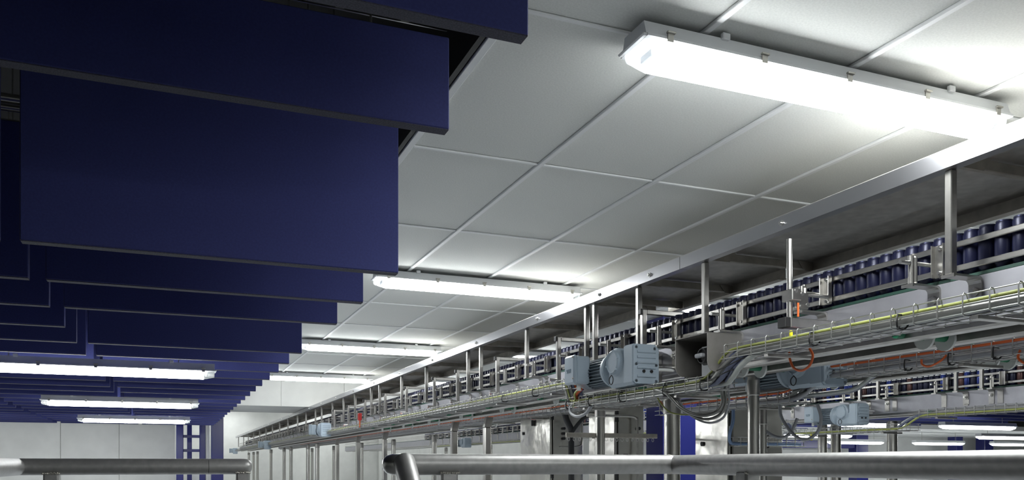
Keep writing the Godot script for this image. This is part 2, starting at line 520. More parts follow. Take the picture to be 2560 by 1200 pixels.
# ---------- blue baffles
func build_baffles() -> void:
	var w := 1.3
	var columns := [[0.84, "in the column beside the tiled ceiling"], [-0.523, "in the second column from the tiled ceiling"], [-1.888, "in the third column from the tiled ceiling"]]
	for c in columns.size():
		var xr: float = columns[c][0]
		for i in 25:
			if c == 0 and i == 5: continue
			if c > 0 and i < 2: continue
			if c == 2 and i < 6: continue
			var top := 1.376
			var bottom := 0.752 if i > 1 else 1.08
			var d := 1.944 + 0.646 * i
			var wide := w if c < 2 else 2.4
			var t := thing("acoustic_baffle", "%s deep blue hanging baffle from the front, %s" % [ORD[i], columns[c][1]], "baffle", P(xr - wide / 2, bottom, d + 0.0275), "blue baffles over the left of the hall")
			part(t, "board", boxm(Vector3(wide, top - bottom, 0.05), 0.003), M.blue, P(xr - wide / 2, (top + bottom) / 2, d + 0.0275))
			part(t, "lower_edge", boxm(Vector3(wide - 0.002, 0.004, 0.044)), M.blue_edge, P(xr - wide / 2, bottom - 0.001, d + 0.0275))
			part(t, "side_edge", boxm(Vector3(0.004, top - bottom - 0.004, 0.044)), M.blue_edge, P(xr - wide + 0.001, (top + bottom) / 2, d + 0.0275))
			if c < 2:
				for hx in [0.25, 1.05]:
					part(t, "hanger", rodm(0.004, 1.1, 1, 6), M.wire, P(xr - hx, top + 0.55, d + 0.0275))
	# the second field of baffles beyond the conveyors
	for i in 12:
		var d := 7.6 + 0.646 * i
		var xr := 14.2 - maxf(0.0, i - 5) * 0.35
		var t := thing("distant_baffle", "%s dark blue baffle of the far field, seen below the can conveyor" % ORD[i], "baffle", P((8.6 + xr) / 2, 0.74, d), "blue baffles beyond the conveyors")
		part(t, "board", boxm(Vector3(xr - 8.6, 0.6, 0.05), 0.003), M.blue, P((8.6 + xr) / 2, 1.04, d))
		part(t, "lower_edge", boxm(Vector3(xr - 8.6, 0.004, 0.044)), M.blue_edge, P((8.6 + xr) / 2, 0.739, d))
		for hx in [9.2, xr - 0.6]:
			part(t, "hanger", rodm(0.004, 1.17, 1, 6), M.wire, P(hx, 1.92, d))
	# pipes and a cable ladder in the dark void above the baffles
	for i in 3:
		bare("overhead_pipe", rodm([0.022, 0.016, 0.02][i], 5.0, 0), M.steel_pipe, "%s steel pipe in the dark gap at the top left" % ["upper", "middle", "lower"][i], "pipe", "pipes in the dark void", P(-2.7, [1.6, 1.56, 1.49][i], 4.25))
	var lad := thing("cable_ladder", "dim metal cable ladder glimpsed above the second blue baffle", "cable ladder", P(0.2, 1.6, 2.75))
	for sg in [-1.0, 1.0]:
		part(lad, "side_rail", boxm(Vector3(1.7, 0.06, 0.006)), M.wire, P(0.1, 1.6, 2.8 + sg * 0.12))
	for i in 7:
		part(lad, "rung", boxm(Vector3(0.03, 0.012, 0.234)), M.wire, P(-0.6 + i * 0.23, 1.58, 2.8))

# ---------- conveyors
func bracket_mesh() -> Mesh:
	if cache.has("bracket"): return cache.bracket
	# L-shaped bracket: outline in x,y; origin at the outer top of the tab
	var p := PackedVector2Array([Vector2(0, 0), Vector2(0, -0.012), Vector2(0.006, -0.012), Vector2(0.008, -0.008), Vector2(0.125, -0.008), Vector2(0.134, -0.014), Vector2(0.138, -0.024), Vector2(0.138, -0.135), Vector2(0.146, -0.135), Vector2(0.146, -0.018), Vector2(0.142, -0.006), Vector2(0.132, 0.0)])
	cache.bracket = Geo.new().prism(p, 0.055, Transform3D(Basis.IDENTITY, Vector3(0, 0, -0.0275))).mesh()
	return cache.bracket

func hexm(r: float, l: float) -> Mesh:
	var key := "hex %f %f" % [r, l]
	if not cache.has(key):
		var x := Transform3D(Basis(Vector3(0, 1, 0), Vector3(-1, 0, 0), Vector3(0, 0, 1)), Vector3.ZERO)
		cache[key] = Geo.new().lathe([Vector2(0, 0.0), Vector2(r * 1.6, 0.0), Vector2(r * 1.6, l * 0.25), Vector2(r, l * 0.25), Vector2(r * 0.94, l), Vector2(0, l)], 6, x).mesh()
	return cache[key]

func bracket(c: Node3D, xo: float, d: float, full: bool) -> void:
	var b := part(c, "post_bracket", bracket_mesh(), M.steel, P(xo + 2.605, 0.684, d))
	if full:
		part(b, "bolt", hexm(0.011, 0.02), M.steel_bright, P(xo + 2.742, 0.63, d))

func guide_clamp(c: Node3D, xo: float, d: float, full: bool) -> void:
	if not cache.has("clamp_block"):
		cache.clamp_block = Geo.new().box(Vector3(0, 0.055, 0), Vector3(0.022, 0.11, 0.03), 0.008).tube([Vector3(-0.014, 0, 0), Vector3(-0.014, 0.11, 0)], 0.011, 10).tube([Vector3(0, 0.11, 0), Vector3(0, 0.118, 0)], 0.009, 8).mesh()
		cache.clamp_plate = Geo.new().box(Vector3.ZERO, Vector3(0.006, 0.125, 0.052), 0.002).box(Vector3(-0.012, 0, -0.026), Vector3(0.024, 0.125, 0.005), 0.002).box(Vector3(-0.012, 0, 0.026), Vector3(0.024, 0.125, 0.005), 0.002).mesh()
	var k := part(c, "guide_clamp", cache.clamp_block, M.steel, P(xo + 2.64, 0.684, d))
	part(k, "adjusting_rod", rodm(0.0085, 0.17, 0, 10), M.steel_bright, P(xo + 2.655, 0.766, d))
	part(k, "clamp_plate", cache.clamp_plate, M.steel, P(xo + 2.742, 0.776, d - 0.035))
	if full:
		for y in [0.825, 0.73]:
			part(k, "bolt", hexm(0.007, 0.012), M.steel_bright, P(xo + 2.738, y, d - 0.035))

func can_mesh() -> void:
	var prof := [Vector2(0.0, 0.004), Vector2(0.024, 0.0), Vector2(0.026, 0.004), Vector2(0.033, 0.016), Vector2(0.033, 0.152), Vector2(0.0285, 0.162)]
	cache.can_body = Geo.new().lathe(prof, 14, Transform3D.IDENTITY, false).mesh()
	cache.can_end = Geo.new().lathe([Vector2(0.027, 0.161), Vector2(0.0285, 0.163), Vector2(0.0285, 0.168), Vector2(0.025, 0.168), Vector2(0.023, 0.164), Vector2(0.0, 0.164)], 14).mesh()

func cans(xo: float, d0: float, count: int, where: String, d_end: float) -> void:
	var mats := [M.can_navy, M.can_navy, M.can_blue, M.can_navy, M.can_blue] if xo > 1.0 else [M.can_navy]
	for i in count:
		var o := MeshInstance3D.new()
		o.name = numbered("drinks_can")
		o.mesh = cache.can_body
		o.material_override = mats[rng.randi() % mats.size()]
		if xo > 1.0 and i % 9 == 5: o.material_override = M.can_brown
		o.position = P(xo + 2.80 + rng.randf_range(-0.003, 0.003), 0.709, d0 + 0.0672 * i)
		wpos[o] = o.position
		add_child(o)
		tag(o, "tall blue drinks can standing in the row on %s" % where, "can", "blue cans on " + where)
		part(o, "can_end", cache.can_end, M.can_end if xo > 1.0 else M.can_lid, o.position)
	var g := Geo.new()
	var d := d0 + 0.0672 * count
	while d < d_end:
		g.lathe([Vector2(0.026, 0.0), Vector2(0.033, 0.016), Vector2(0.033, 0.144), Vector2(0.027, 0.165), Vector2(0.0, 0.166)], 7, Transform3D(Basis.IDENTITY, P(xo + 2.80, 0.709, d)), false)
		d += 0.0672
	bare("drinks_cans", g.mesh(), M.can_navy, "far end of the row of blue cans on %s" % where, "cans", "", Vector3.ZERO, "stuff")

func conveyor(xo: float, d0: float, d1: float, label: String, full: bool, clamps_to: float) -> Node3D:
	var c := thing("can_conveyor", label, "conveyor", P(xo + 2.98, 0.45, (d0 + d1) / 2), "can conveyors running down the hall")
	if not cache.has("side_panel"):
		var p := PackedVector2Array([Vector2(0, 0), Vector2(0.03, 0), Vector2(0.03, -0.003), Vector2(0.003, -0.004), Vector2(0.003, -0.156), Vector2(0.04, -0.157), Vector2(0.04, -0.16), Vector2(0, -0.16)])
		cache.side_panel = Geo.new().prism(p, 2.992, Transform3D(Basis.IDENTITY, Vector3(0, 0, -1.496))).mesh()
	var n := int(ceil((d1 - d0) / 3.0))
	for i in n:
		var d := d0 + 3.0 * i + 1.5
		part(c, "side_panel", cache.side_panel, M.panel, P(xo + 2.751, 0.69, d))
		part(c, "side_panel", cache.side_panel, M.panel, P(xo + 3.231, 0.69, d), Vector3(0, 180, 0))
		for y in [0.736, 0.826]:
			part(c, "guide_rail", boxm(Vector3(0.012, 0.022, 2.99), 0.003), M.steel, P(xo + 2.756, y, d))
		part(c, "wear_strip", boxm(Vector3(0.03, 0.012, 2.998)), M.wear, P(xo + 2.775, 0.7, d))
	span(c, "chain_belt", M.belt, xo + 2.79, xo + 3.2, 0.694, 0.708, d0, d1)
	span(c, "far_guide_rail", M.steel, xo + 3.2, xo + 3.212, 0.815, 0.837, d0, d1)
	for x in [2.83, 3.1]:
		span(c, "frame_beam", M.steel, xo + x - 0.035, xo + x + 0.035, 0.505, 0.56, d0, d1, 0.008)
	var d := d0 + 0.35
	var rollers := 0
	while d < minf(d1, 12.0):
		part(c, "cross_tie", boxm(Vector3(0.5, 0.05, 0.05), 0.004), M.steel, P(xo + 2.99, 0.585, d))
		var r := part(c, "return_roller", rodm(0.022, 0.44, 0, 12), M.green, P(xo + 2.98, 0.535, d + 0.45))
		for x in [2.92, 3.04]:
			part(r, "roller_disc", rodm(0.05, 0.012, 0, 18), M.white_disc, P(xo + x, 0.525, d + 0.45))
		d += 1.2
	d = 1.8
	while d < d0: d += 0.6
	while d < clamps_to:
		bracket(c, xo, d, full and d < 7.0)
		guide_clamp(c, xo, d, full and d < 7.0)
		d += 0.6
	return c

func canopy(label: String, d0: float, d1: float, x1: float, posts: Array) -> void:
	var c := thing("conveyor_canopy", label, "canopy", P(2.95, 1.06, (d0 + d1) / 2), "steel canopy over the nearest conveyor")
	var n := maxi(1, int(round((d1 - d0) / 3.0)))
	var l := (d1 - d0) / n
	var prof := PackedVector2Array([Vector2(0.0, 0.066), Vector2(0.0, 0.0), Vector2(0.05, 0.0), Vector2(0.05, 0.003), Vector2(0.004, 0.004), Vector2(0.004, 0.066)])
	for i in n:
		var d := d0 + l * (i + 0.5)
		var tr := Transform3D(Basis.IDENTITY, Vector3(0, 0, -l / 2 + 0.002))
		part(c, "front_lip", Geo.new().prism(prof, l - 0.004, tr).mesh(), M.lip, P(2.58, 1.06, d))
		part(c, "rear_lip", Geo.new().prism(prof, l - 0.004, tr).mesh(), M.steel_sheet, P(x1, 1.06, d), Vector3(0, 180, 0))
		part(c, "roof_sheet", boxm(Vector3(x1 - 2.584, 0.003, l - 0.002)), M.canopy_sheet, P((2.58 + x1) / 2, 1.1275, d))
		if d0 < 14.0:
			for k in [0.25, 0.75]:
				part(c, "bolt", hexm(0.009, 0.014), M.steel_bright, P(2.5795, 1.092, d0 + l * (i + k)), Vector3(0, 0, 0))
	for p in posts:
		var big: bool = p < 14.0
		part(c, "post", boxm(Vector3(0.03, 0.376, 0.03), 0.003), M.steel, P(2.622, 0.872, p))
		var m := part(c, "cross_member", boxm(Vector3(x1 - 2.64, 0.04, 0.03), 0.003), M.steel_sheet, P((x1 + 2.6) / 2, 1.098, p))
		if big:
			part(m, "gusset", Geo.new().prism(PackedVector2Array([Vector2(0, 0), Vector2(0.16, 0), Vector2(0.12, -0.05), Vector2(0.0, -0.05)]), 0.004).mesh(), M.steel_sheet, P(2.64, 1.12, p - 0.02))
			part(m, "gusset", Geo.new().prism(PackedVector2Array([Vector2(0, 0), Vector2(-0.1, 0), Vector2(-0.06, -0.05), Vector2(0.0, -0.05)]), 0.004).mesh(), M.steel_sheet, P(x1 - 0.01, 1.12, p - 0.02))

func tray(xo: float, y: float, d0: float, d1: float, label: String, individually_to: float, pitch := 0.1) -> void:
	var t := thing("cable_tray", label, "cable tray", P(xo + 2.53, y, (d0 + d1) / 2), "wire cable trays along the conveyors")
	for w in [[2.455, 0.0], [2.455, 0.03], [2.47, 0.066], [2.505, 0.0], [2.555, 0.0], [2.605, 0.0], [2.605, 0.03], [2.605, 0.062]]:
		part(t, "long_wire", rodm(0.0026, d1 - d0, 2, 6), M.wire, P(xo + w[0], y + w[1], (d0 + d1) / 2))
	if not cache.has("cross_wire"):
		var pts := [Vector3(-0.055, 0.05, 0), Vector3(-0.06, 0.066, 0), Vector3(-0.072, 0.069, 0), Vector3(-0.0785, 0.06, 0), Vector3(-0.0785, -0.002, 0), Vector3(-0.073, -0.0055, 0), Vector3(0.073, -0.0055, 0), Vector3(0.0785, 0.0, 0), Vector3(0.0785, 0.066, 0)]
		cache.cross_wire = Geo.new().tube(pts, 0.0026, 6).mesh()
	var d := d0 + 0.03
	var far := Geo.new()
	while d < d1:
		if d < individually_to:
			part(t, "cross_wire", cache.cross_wire, M.wire, P(xo + 2.53, y, d))
		else:
			var o: Vector3 = P(xo + 2.53, y, d) - wpos[t]
			far.tube([o + Vector3(-0.0785, 0.066, 0), o + Vector3(-0.0785, -0.004, 0), o + Vector3(0.0785, -0.004, 0), o + Vector3(0.0785, 0.066, 0)], 0.003, 4, false)
		d += pitch
	if far.v.size():
		var f := part(t, "cross_wires", far.mesh(), M.wire, wpos[t])
		f.set_meta("kind", "stuff")
	d = d0 + 0.35
	while d < minf(d1, 12.0):
		if d > d0 + 0.2 and d1 - d > 0.2:
			part(t, "bracket_arm", boxm(Vector3(0.26, 0.014, 0.03), 0.002), M.steel, P(xo + 2.6, y - 0.016, d))
		d += 1.05

func gearmotor(label: String, at: Vector3, group: String, full: bool) -> void:
	var t := thing("gearmotor", label, "motor", at, group)
	if not cache.has("gearbox"):
		# gearbox: block with cut corners; x out from the conveyor is negative, z towards the viewer positive
		var oct := PackedVector2Array([Vector2(-0.085, -0.1), Vector2(-0.07, -0.115), Vector2(0.07, -0.115), Vector2(0.085, -0.1), Vector2(0.085, 0.09), Vector2(0.06, 0.115), Vector2(-0.075, 0.115), Vector2(-0.085, 0.105)])
		cache.gearbox = Geo.new().prism(oct, 0.09, Transform3D(Basis.IDENTITY, Vector3(0, 0, -0.02))).box(Vector3(0, -0.04, -0.12), Vector3(0.15, 0.15, 0.22), 0.02).mesh()
		var pl := PackedVector2Array()
		for q in oct: pl.append(q * 0.96)
		var cv := Geo.new().prism(pl, 0.016, Transform3D(Basis.IDENTITY, Vector3(0, 0, 0.07)))
		for i in 4:
			cv.tube([Vector3(-0.06, 0.07 - i * 0.03, 0.084), Vector3(0.06, 0.07 - i * 0.03, 0.084)], 0.009, 10)
		cv.tube([Vector3(-0.06, -0.068, 0.084), Vector3(0.06, -0.068, 0.084)], 0.009, 10)
		cache.gear_cover = cv.mesh()
		var xx := Transform3D(Basis(Vector3(0, 1, 0), Vector3(-1, 0, 0), Vector3(0, 0, 1)), Vector3.ZERO)
		cache.round_cover = Geo.new().lathe([Vector2(0.085, -0.07), Vector2(0.085, 0.0), Vector2(0.07, 0.012), Vector2(0.07, 0.024), Vector2(0.062, 0.03), Vector2(0.056, 0.024), Vector2(0, 0.024)], 24, xx).mesh()
		var zz := Transform3D(Basis(Vector3(1, 0, 0), Vector3(0, 0, -1), Vector3(0, 1, 0)), Vector3.ZERO)
		cache.bell = Geo.new().lathe([Vector2(0.06, 0.0), Vector2(0.07, 0.02), Vector2(0.095, 0.05), Vector2(0.105, 0.055), Vector2(0.105, 0.072), Vector2(0.098, 0.074), Vector2(0.098, 0.088), Vector2(0.0, 0.088)], 28, zz).mesh()
		var mo := Geo.new().lathe([Vector2(0.0, 0), Vector2(0.072, 0.0), Vector2(0.072, 0.28), Vector2(0.0, 0.28)], 24, zz)
		for i in 28:
			var a := TAU * i / 28.0
			mo.box(Vector3(cos(a) * 0.08, sin(a) * 0.08, -0.12), Vector3(0.022, 0.004, 0.22), 0.0, Basis(Vector3.BACK, a))
		mo.lathe([Vector2(0.0, 0.23), Vector2(0.093, 0.23), Vector2(0.093, 0.31), Vector2(0.08, 0.32), Vector2(0.0, 0.32)], 24, zz)
		cache.motor_body = mo.mesh()
		cache.terminal = Geo.new().box(Vector3.ZERO, Vector3(0.1, 0.17, 0.13), 0.012).box(Vector3(-0.055, 0, 0), Vector3(0.03, 0.18, 0.14), 0.012).mesh()
		cache.ring = Geo.new().tube(curve([Vector3(-0.006, 0, 0), Vector3(-0.008, -0.02, 0.022), Vector3(-0.008, -0.045, 0.018), Vector3(-0.008, -0.055, 0.0), Vector3(-0.008, -0.045, -0.018), Vector3(-0.008, -0.02, -0.022), Vector3(-0.006, 0, 0)]), 0.003, 8).mesh()
	part(t, "gearbox", cache.gearbox, M.motor, at)
	var gc := part(t, "gear_cover", cache.gear_cover, M.motor, at)
	var rc := part(t, "round_cover", cache.round_cover, M.motor, at + Vector3(-0.075, 0.03, -0.13))
	part(t, "bell_housing", cache.bell, M.motor, at + Vector3(0, 0.0, -0.2))
	var mb := part(t, "motor_body", cache.motor_body, M.fin, at + Vector3(0, 0.0, -0.288))
	var tb := part(t, "terminal_box", cache.terminal, M.motor, at + Vector3(-0.12, 0.02, -0.52))
	if full:
		for p in [[-0.065, 0.095], [0.055, 0.09], [-0.065, 0.0], [0.065, -0.005], [-0.065, -0.095], [0.065, -0.095]]:
			part(gc, "bolt", hexm(0.006, 0.01), M.motor, at + Vector3(p[0], p[1], 0.086), Vector3(0, -90, 0))
		for x in [-0.018, 0.032]:
			part(gc, "plug", rodm(0.009, 0.01, 2, 12), M.black, at + Vector3(x, -0.04, 0.088))
			part(gc, "plug_lip", boxm(Vector3(0.026, 0.004, 0.008)), M.motor_mark, at + Vector3(x, -0.024, 0.09))
		for i in 6:
			var a := TAU * i / 6.0 + 0.3
			part(rc, "bolt", hexm(0.006, 0.01), M.motor, at + Vector3(-0.097, 0.03 + sin(a) * 0.066, -0.13 + cos(a) * 0.066))
		part(rc, "lifting_ring", cache.ring, M.rubber, at + Vector3(-0.098, -0.045, -0.13))
		var tm := TextMesh.new()
		var f := SystemFont.new()
		f.font_names = PackedStringArray(["Droid Sans"])
		tm.font = f
		tm.text = "SEW"
		tm.font_size = 16
		tm.pixel_size = 0.0021
		tm.depth = 0.004
		part(tb, "lettering", tm, M.motor_mark, at + Vector3(-0.191, 0.012, -0.52), Vector3(0, -90, 0))
		for y in [0.075, -0.055]:
			part(tb, "screw", hexm(0.005, 0.008), M.steel, at + Vector3(-0.19, 0.02 + y, -0.46))
		part(tb, "cable_gland", rodm(0.014, 0.04, 1, 10), M.white_disc, at + Vector3(-0.12, -0.085, -0.52))

func support_post(label: String, x: float, d: float, r: float, top: float, group: String, square := false) -> void:
	var t := thing("support_post", label, "post", P(x, -H, d), group)
	if square:
		part(t, "tube", boxm(Vector3(r * 2, H + top - 0.08, r * 2), 0.01), M.steel_pipe, P(x, (top - 0.08 - H) / 2, d))
		part(t, "slanted_cap", Geo.new().prism(PackedVector2Array([Vector2(-r, 0), Vector2(r, 0), Vector2(r + 0.02, 0.1), Vector2(r - 0.05, 0.1)]), r * 1.6, Transform3D(Basis.IDENTITY, Vector3(0, 0, -r * 0.8))).mesh(), M.steel, P(x, top - 0.081, d))
	else:
		part(t, "tube", Geo.new().lathe([Vector2(r, 0), Vector2(r, H + top - 0.1)], 24).mesh(), M.steel_pipe, P(x, -H, d))
		part(t, "sleeve", Geo.new().lathe([Vector2(r, 0.0), Vector2(r * 1.08, 0.004), Vector2(r * 1.08, 0.09), Vector2(r * 0.95, 0.11), Vector2(0, 0.11)], 24).mesh(), M.steel, P(x, top - 0.105, d))
	part(t, "foot_plate", boxm(Vector3(r * 4, 0.012, r * 4), 0.002), M.steel, P(x, -H + 0.006, d))

func build_conveyors() -> void:
	can_mesh()
	var a := conveyor(0.0, 0.6, 36.6, "nearest stainless can conveyor with clamps and guide rails under the canopy", true, 30.0)
	var b := conveyor(0.9, 1.0, 31.0, "middle stainless conveyor mostly hidden behind the nearest one", false, 6.0)
	var c := conveyor(4.25, 3.0, 36.0, "farthest can conveyor carrying a clear row of blue cans at the right", false, 24.0)
	# canopy posts and overhead arms of the nearest conveyor
	for d in [4.3, 4.57, 5.49, 5.76, 6.7, 6.95, 7.9, 8.15, 9.1, 9.35]:
		part(c, "upright", boxm(Vector3(0.03, 0.2, 0.03), 0.003), M.steel, P(6.87, 0.784, d))
		bracket(c, 4.25, d, true)
	var posts := [2.22, 3.725, 4.4, 4.96, 5.08, 6.11, 7.16, 7.51, 8.9, 9.95, 11.1, 11.6, 12.7, 13.6, 14.6, 15.7, 16.4, 17.6, 18.8, 20.4, 22.0, 23.6, 25.2, 27.0, 29.0, 31.0, 33.0, 35.5]
	for p in posts: bracket(a, 0.0, p, p < 7.0)
	canopy("near canopy section with a broad shiny lip below the largest lamp", 0.6, 3.9, 3.33, posts.filter(func(p): return p < 3.9))
	canopy("short canopy section above the large gearmotor", 3.9, 5.13, 3.3, posts.filter(func(p): return p > 3.9 and p < 5.0))
	canopy("long canopy section with bright reflections leading down the hall", 5.13, 13.3, 3.16, posts.filter(func(p): return p > 5.0 and p < 13.3))
	canopy("farthest canopy section, running to the end of the hall", 13.3, 36.4, 3.16, posts.filter(func(p): return p > 13.3))
	for d in [4.31, 5.48, 6.69, 7.76, 8.53, 9.65, 10.7, 11.9, 13.1, 14.3]:
		var p := part(a, "overhead_arm_post", boxm(Vector3(0.03, 0.35, 0.03), 0.003), M.steel, P(2.6, 0.735, d))
		part(p, "overhead_arm", boxm(Vector3(0.36, 0.028, 0.03), 0.003), M.steel, P(2.795, 0.896, d))
		part(p, "arm_clamp", boxm(Vector3(0.05, 0.07, 0.04), 0.006), M.rubber, P(2.99, 0.9, d))
		part(p, "fixing_knob", rodm(0.014, 0.09, 0, 10), M.steel_bright, P(2.57, 0.6, d))
		part(p, "end_cap", boxm(Vector3(0.014, 0.032, 0.034), 0.002), M.black, P(2.578, 0.896, d))
	# drive end of the nearest conveyor beside the gearmotor: bearing plate and dark housing
	var bp := part(a, "bearing_plate", boxm(Vector3(0.02, 0.2, 0.24), 0.02), M.steel, P(2.73, 0.56, 3.95))
	part(bp, "bearing_housing", Geo.new().lathe([Vector2(0.0, 0.08), Vector2(0.05, 0.08), Vector2(0.065, 0.06), Vector2(0.07, 0.0)], 24, Transform3D(Basis(Vector3(0, 1, 0), Vector3(-1, 0, 0), Vector3(0, 0, 1)), Vector3.ZERO)).mesh(), M.rubber, P(2.72, 0.56, 3.95))
	for s in [[-0.08, -0.09], [-0.08, 0.09], [0.08, -0.09], [0.08, 0.09]]:
		part(bp, "bolt", hexm(0.009, 0.014), M.steel_bright, P(2.72, 0.56 + s[0], 3.95 + s[1]))
	for q in [[a, 0.0, 4.25], [b, 0.9, 3.78], [c, 4.25, 6.93]]:
		part(q[0], "motor_mount", boxm(Vector3(0.16, 0.2, 0.012), 0.003), M.steel, P(q[1] + 2.67, 0.56, q[2] + 0.1))
		part(q[0], "drive_shaft", rodm(0.022, 0.2, 0, 14), M.steel_bright, P(q[1] + 2.66, 0.56, q[2] - 0.03))
	cans(0.0, 1.0, 140, "the nearest conveyor under the canopy", 34.0)
	cans(4.25, 4.3, 160, "the farthest conveyor, in the open", 24.0)
	# cable trays
	tray(0.0, 0.5, 0.6, 3.36, "near wire tray full of cables beside the nearest conveyor", 9.0)
	tray(0.0, 0.37, 3.43, 5.15, "lowered wire tray passing under the large gearmotor", 9.0)
	tray(0.0, 0.5, 4.98, 36.0, "long wire tray running down the hall along the nearest conveyor", 14.0)
	tray(0.9, 0.47, 1.4, 3.82, "wire tray with an orange cable under the nearest conveyor", 9.0)
	tray(0.9, 0.36, 3.9, 5.4, "dipped wire tray behind the round post, with orange cables", 9.0)
	tray(0.9, 0.47, 5.3, 28.0, "dim wire tray continuing behind the steel cabinets", 8.0)
	tray(4.25, 0.45, 3.4, 6.1, "distant wire tray below the row of blue cans at the right", 8.0)
	tray(4.25, 0.33, 6.15, 8.0, "distant dipped wire tray below the far gearmotor", 8.0)
	tray(4.25, 0.45, 7.9, 30.0, "distant wire tray beyond the far gearmotor", 8.0)
	# gearmotors
	gearmotor("large blue-grey gearmotor beside the nearest conveyor", P(2.5, 0.562, 4.2), "blue-grey gearmotors", true)
	gearmotor("blue-grey gearmotor half hidden by cable bundles behind the nearest conveyor", P(3.4, 0.545, 3.7), "blue-grey gearmotors", true)
	gearmotor("distant blue-grey gearmotor below the far row of cans", P(6.73, 0.52, 6.85), "blue-grey gearmotors", true)
	gearmotor("small blue-grey gearmotor far down the nearest conveyor", P(2.45, 0.57, 14.3), "blue-grey gearmotors", false)
	gearmotor("tiny blue-grey gearmotor near the far end of the conveyor", P(2.45, 0.5, 23.2), "blue-grey gearmotors", false)
	gearmotor("last tiny gearmotor at the very end of the nearest conveyor", P(2.45, 0.5, 34.8), "blue-grey gearmotors", false)
	gearmotor("far gearmotor seen under the conveyor left of the cabinets", P(6.6, 0.5, 19.0), "blue-grey gearmotors", false)
	# support posts
	var pg := "round steel posts carrying the conveyors"
	support_post("thick round steel post left of the shiny blue column", 2.98, 4.592, 0.052, 0.42, pg)
	support_post("round steel post between two cabinets behind the hook rail", 2.98, 5.56, 0.037, 0.45, pg)
	support_post("tall round post right of the hanging cable loops", 3.15, 4.0, 0.034, 0.5, pg)
	support_post("slimmer round post just behind the tall one", 3.45, 4.29, 0.025, 0.35, pg)
	support_post("round post left of a pair below the far gearmotor", 7.0, 7.65, 0.052, 0.45, pg)
	support_post("round post right of a pair below the far gearmotor", 7.15, 7.6, 0.057, 0.45, pg)
	support_post("round post standing alone at the right under the far cans", 7.2, 6.83, 0.053, 0.45, pg)
	var sq := [7.96, 9.02, 12.3, 14.2, 16.1]
	for i in sq.size():
		support_post("square steel post with slanted top, %s along the nearest conveyor" % ORD[i], 2.98, sq[i], 0.036, 0.45, "square posts down the hall", true)
	var fp := [18.4, 19.7, 22.6, 24.0, 27.2, 31.5, 33.0, 35.0]
	for i in fp.size():
		support_post("thin distant round post, %s before the end wall" % ORD[i], 2.98, fp[i], 0.045, 0.44, "distant posts down the hall")
	var bq := [8.2, 10.4, 12.8, 15.4, 18.2, 21.5, 25.0]
	for i in bq.size():
		support_post("round post of the middle conveyor, %s from the cabinets" % ORD[i], 3.9, bq[i], 0.04, 0.45, "posts of the middle conveyor")
	var cq := [10.1, 13.0, 16.0, 19.0, 22.5]
	for i in cq.size():
		support_post("round post of the far conveyor, %s after the pair" % ORD[i], 7.2, cq[i], 0.045, 0.45, "posts of the far conveyor")

# ---------- cabinets and columns
func cabinet(label: String, x0: float, x1: float, d0: float, d1: float, top: float, knobs: Array) -> Node3D:
	var t := thing("steel_cabinet", label, "cabinet", P((x0 + x1) / 2, -H, (d0 + d1) / 2), "stainless control cabinets")
	span(t, "body", M.cabinet, x0 + 0.03, x1, -H + 0.1, top, d0, d1, 0.006)
	var dr := span(t, "door", M.cabinet, x0, x0 + 0.026, -H + 0.12, top - 0.005, d0 + 0.012, d1 - 0.005, 0.006)
	for y in [top - 0.12, -0.1]:
		part(dr, "hinge", rodm(0.009, 0.09, 1, 8), M.rubber, P(x0 + 0.02, y, d0 + 0.004))
	part(dr, "lock", rodm(0.016, 0.014, 0, 12), M.rubber, P(x0 - 0.005, top - 0.28, d1 - 0.1))
	for k in knobs:
		part(t, "plug", rodm(0.014, 0.03, 2, 12), M.rubber, P(k[0], k[1], d0 - 0.012))
	span(t, "plinth", M.rubber, x0 + 0.05, x1 - 0.02, -H, -H + 0.1, d0 + 0.02, d1 - 0.02)
	return t

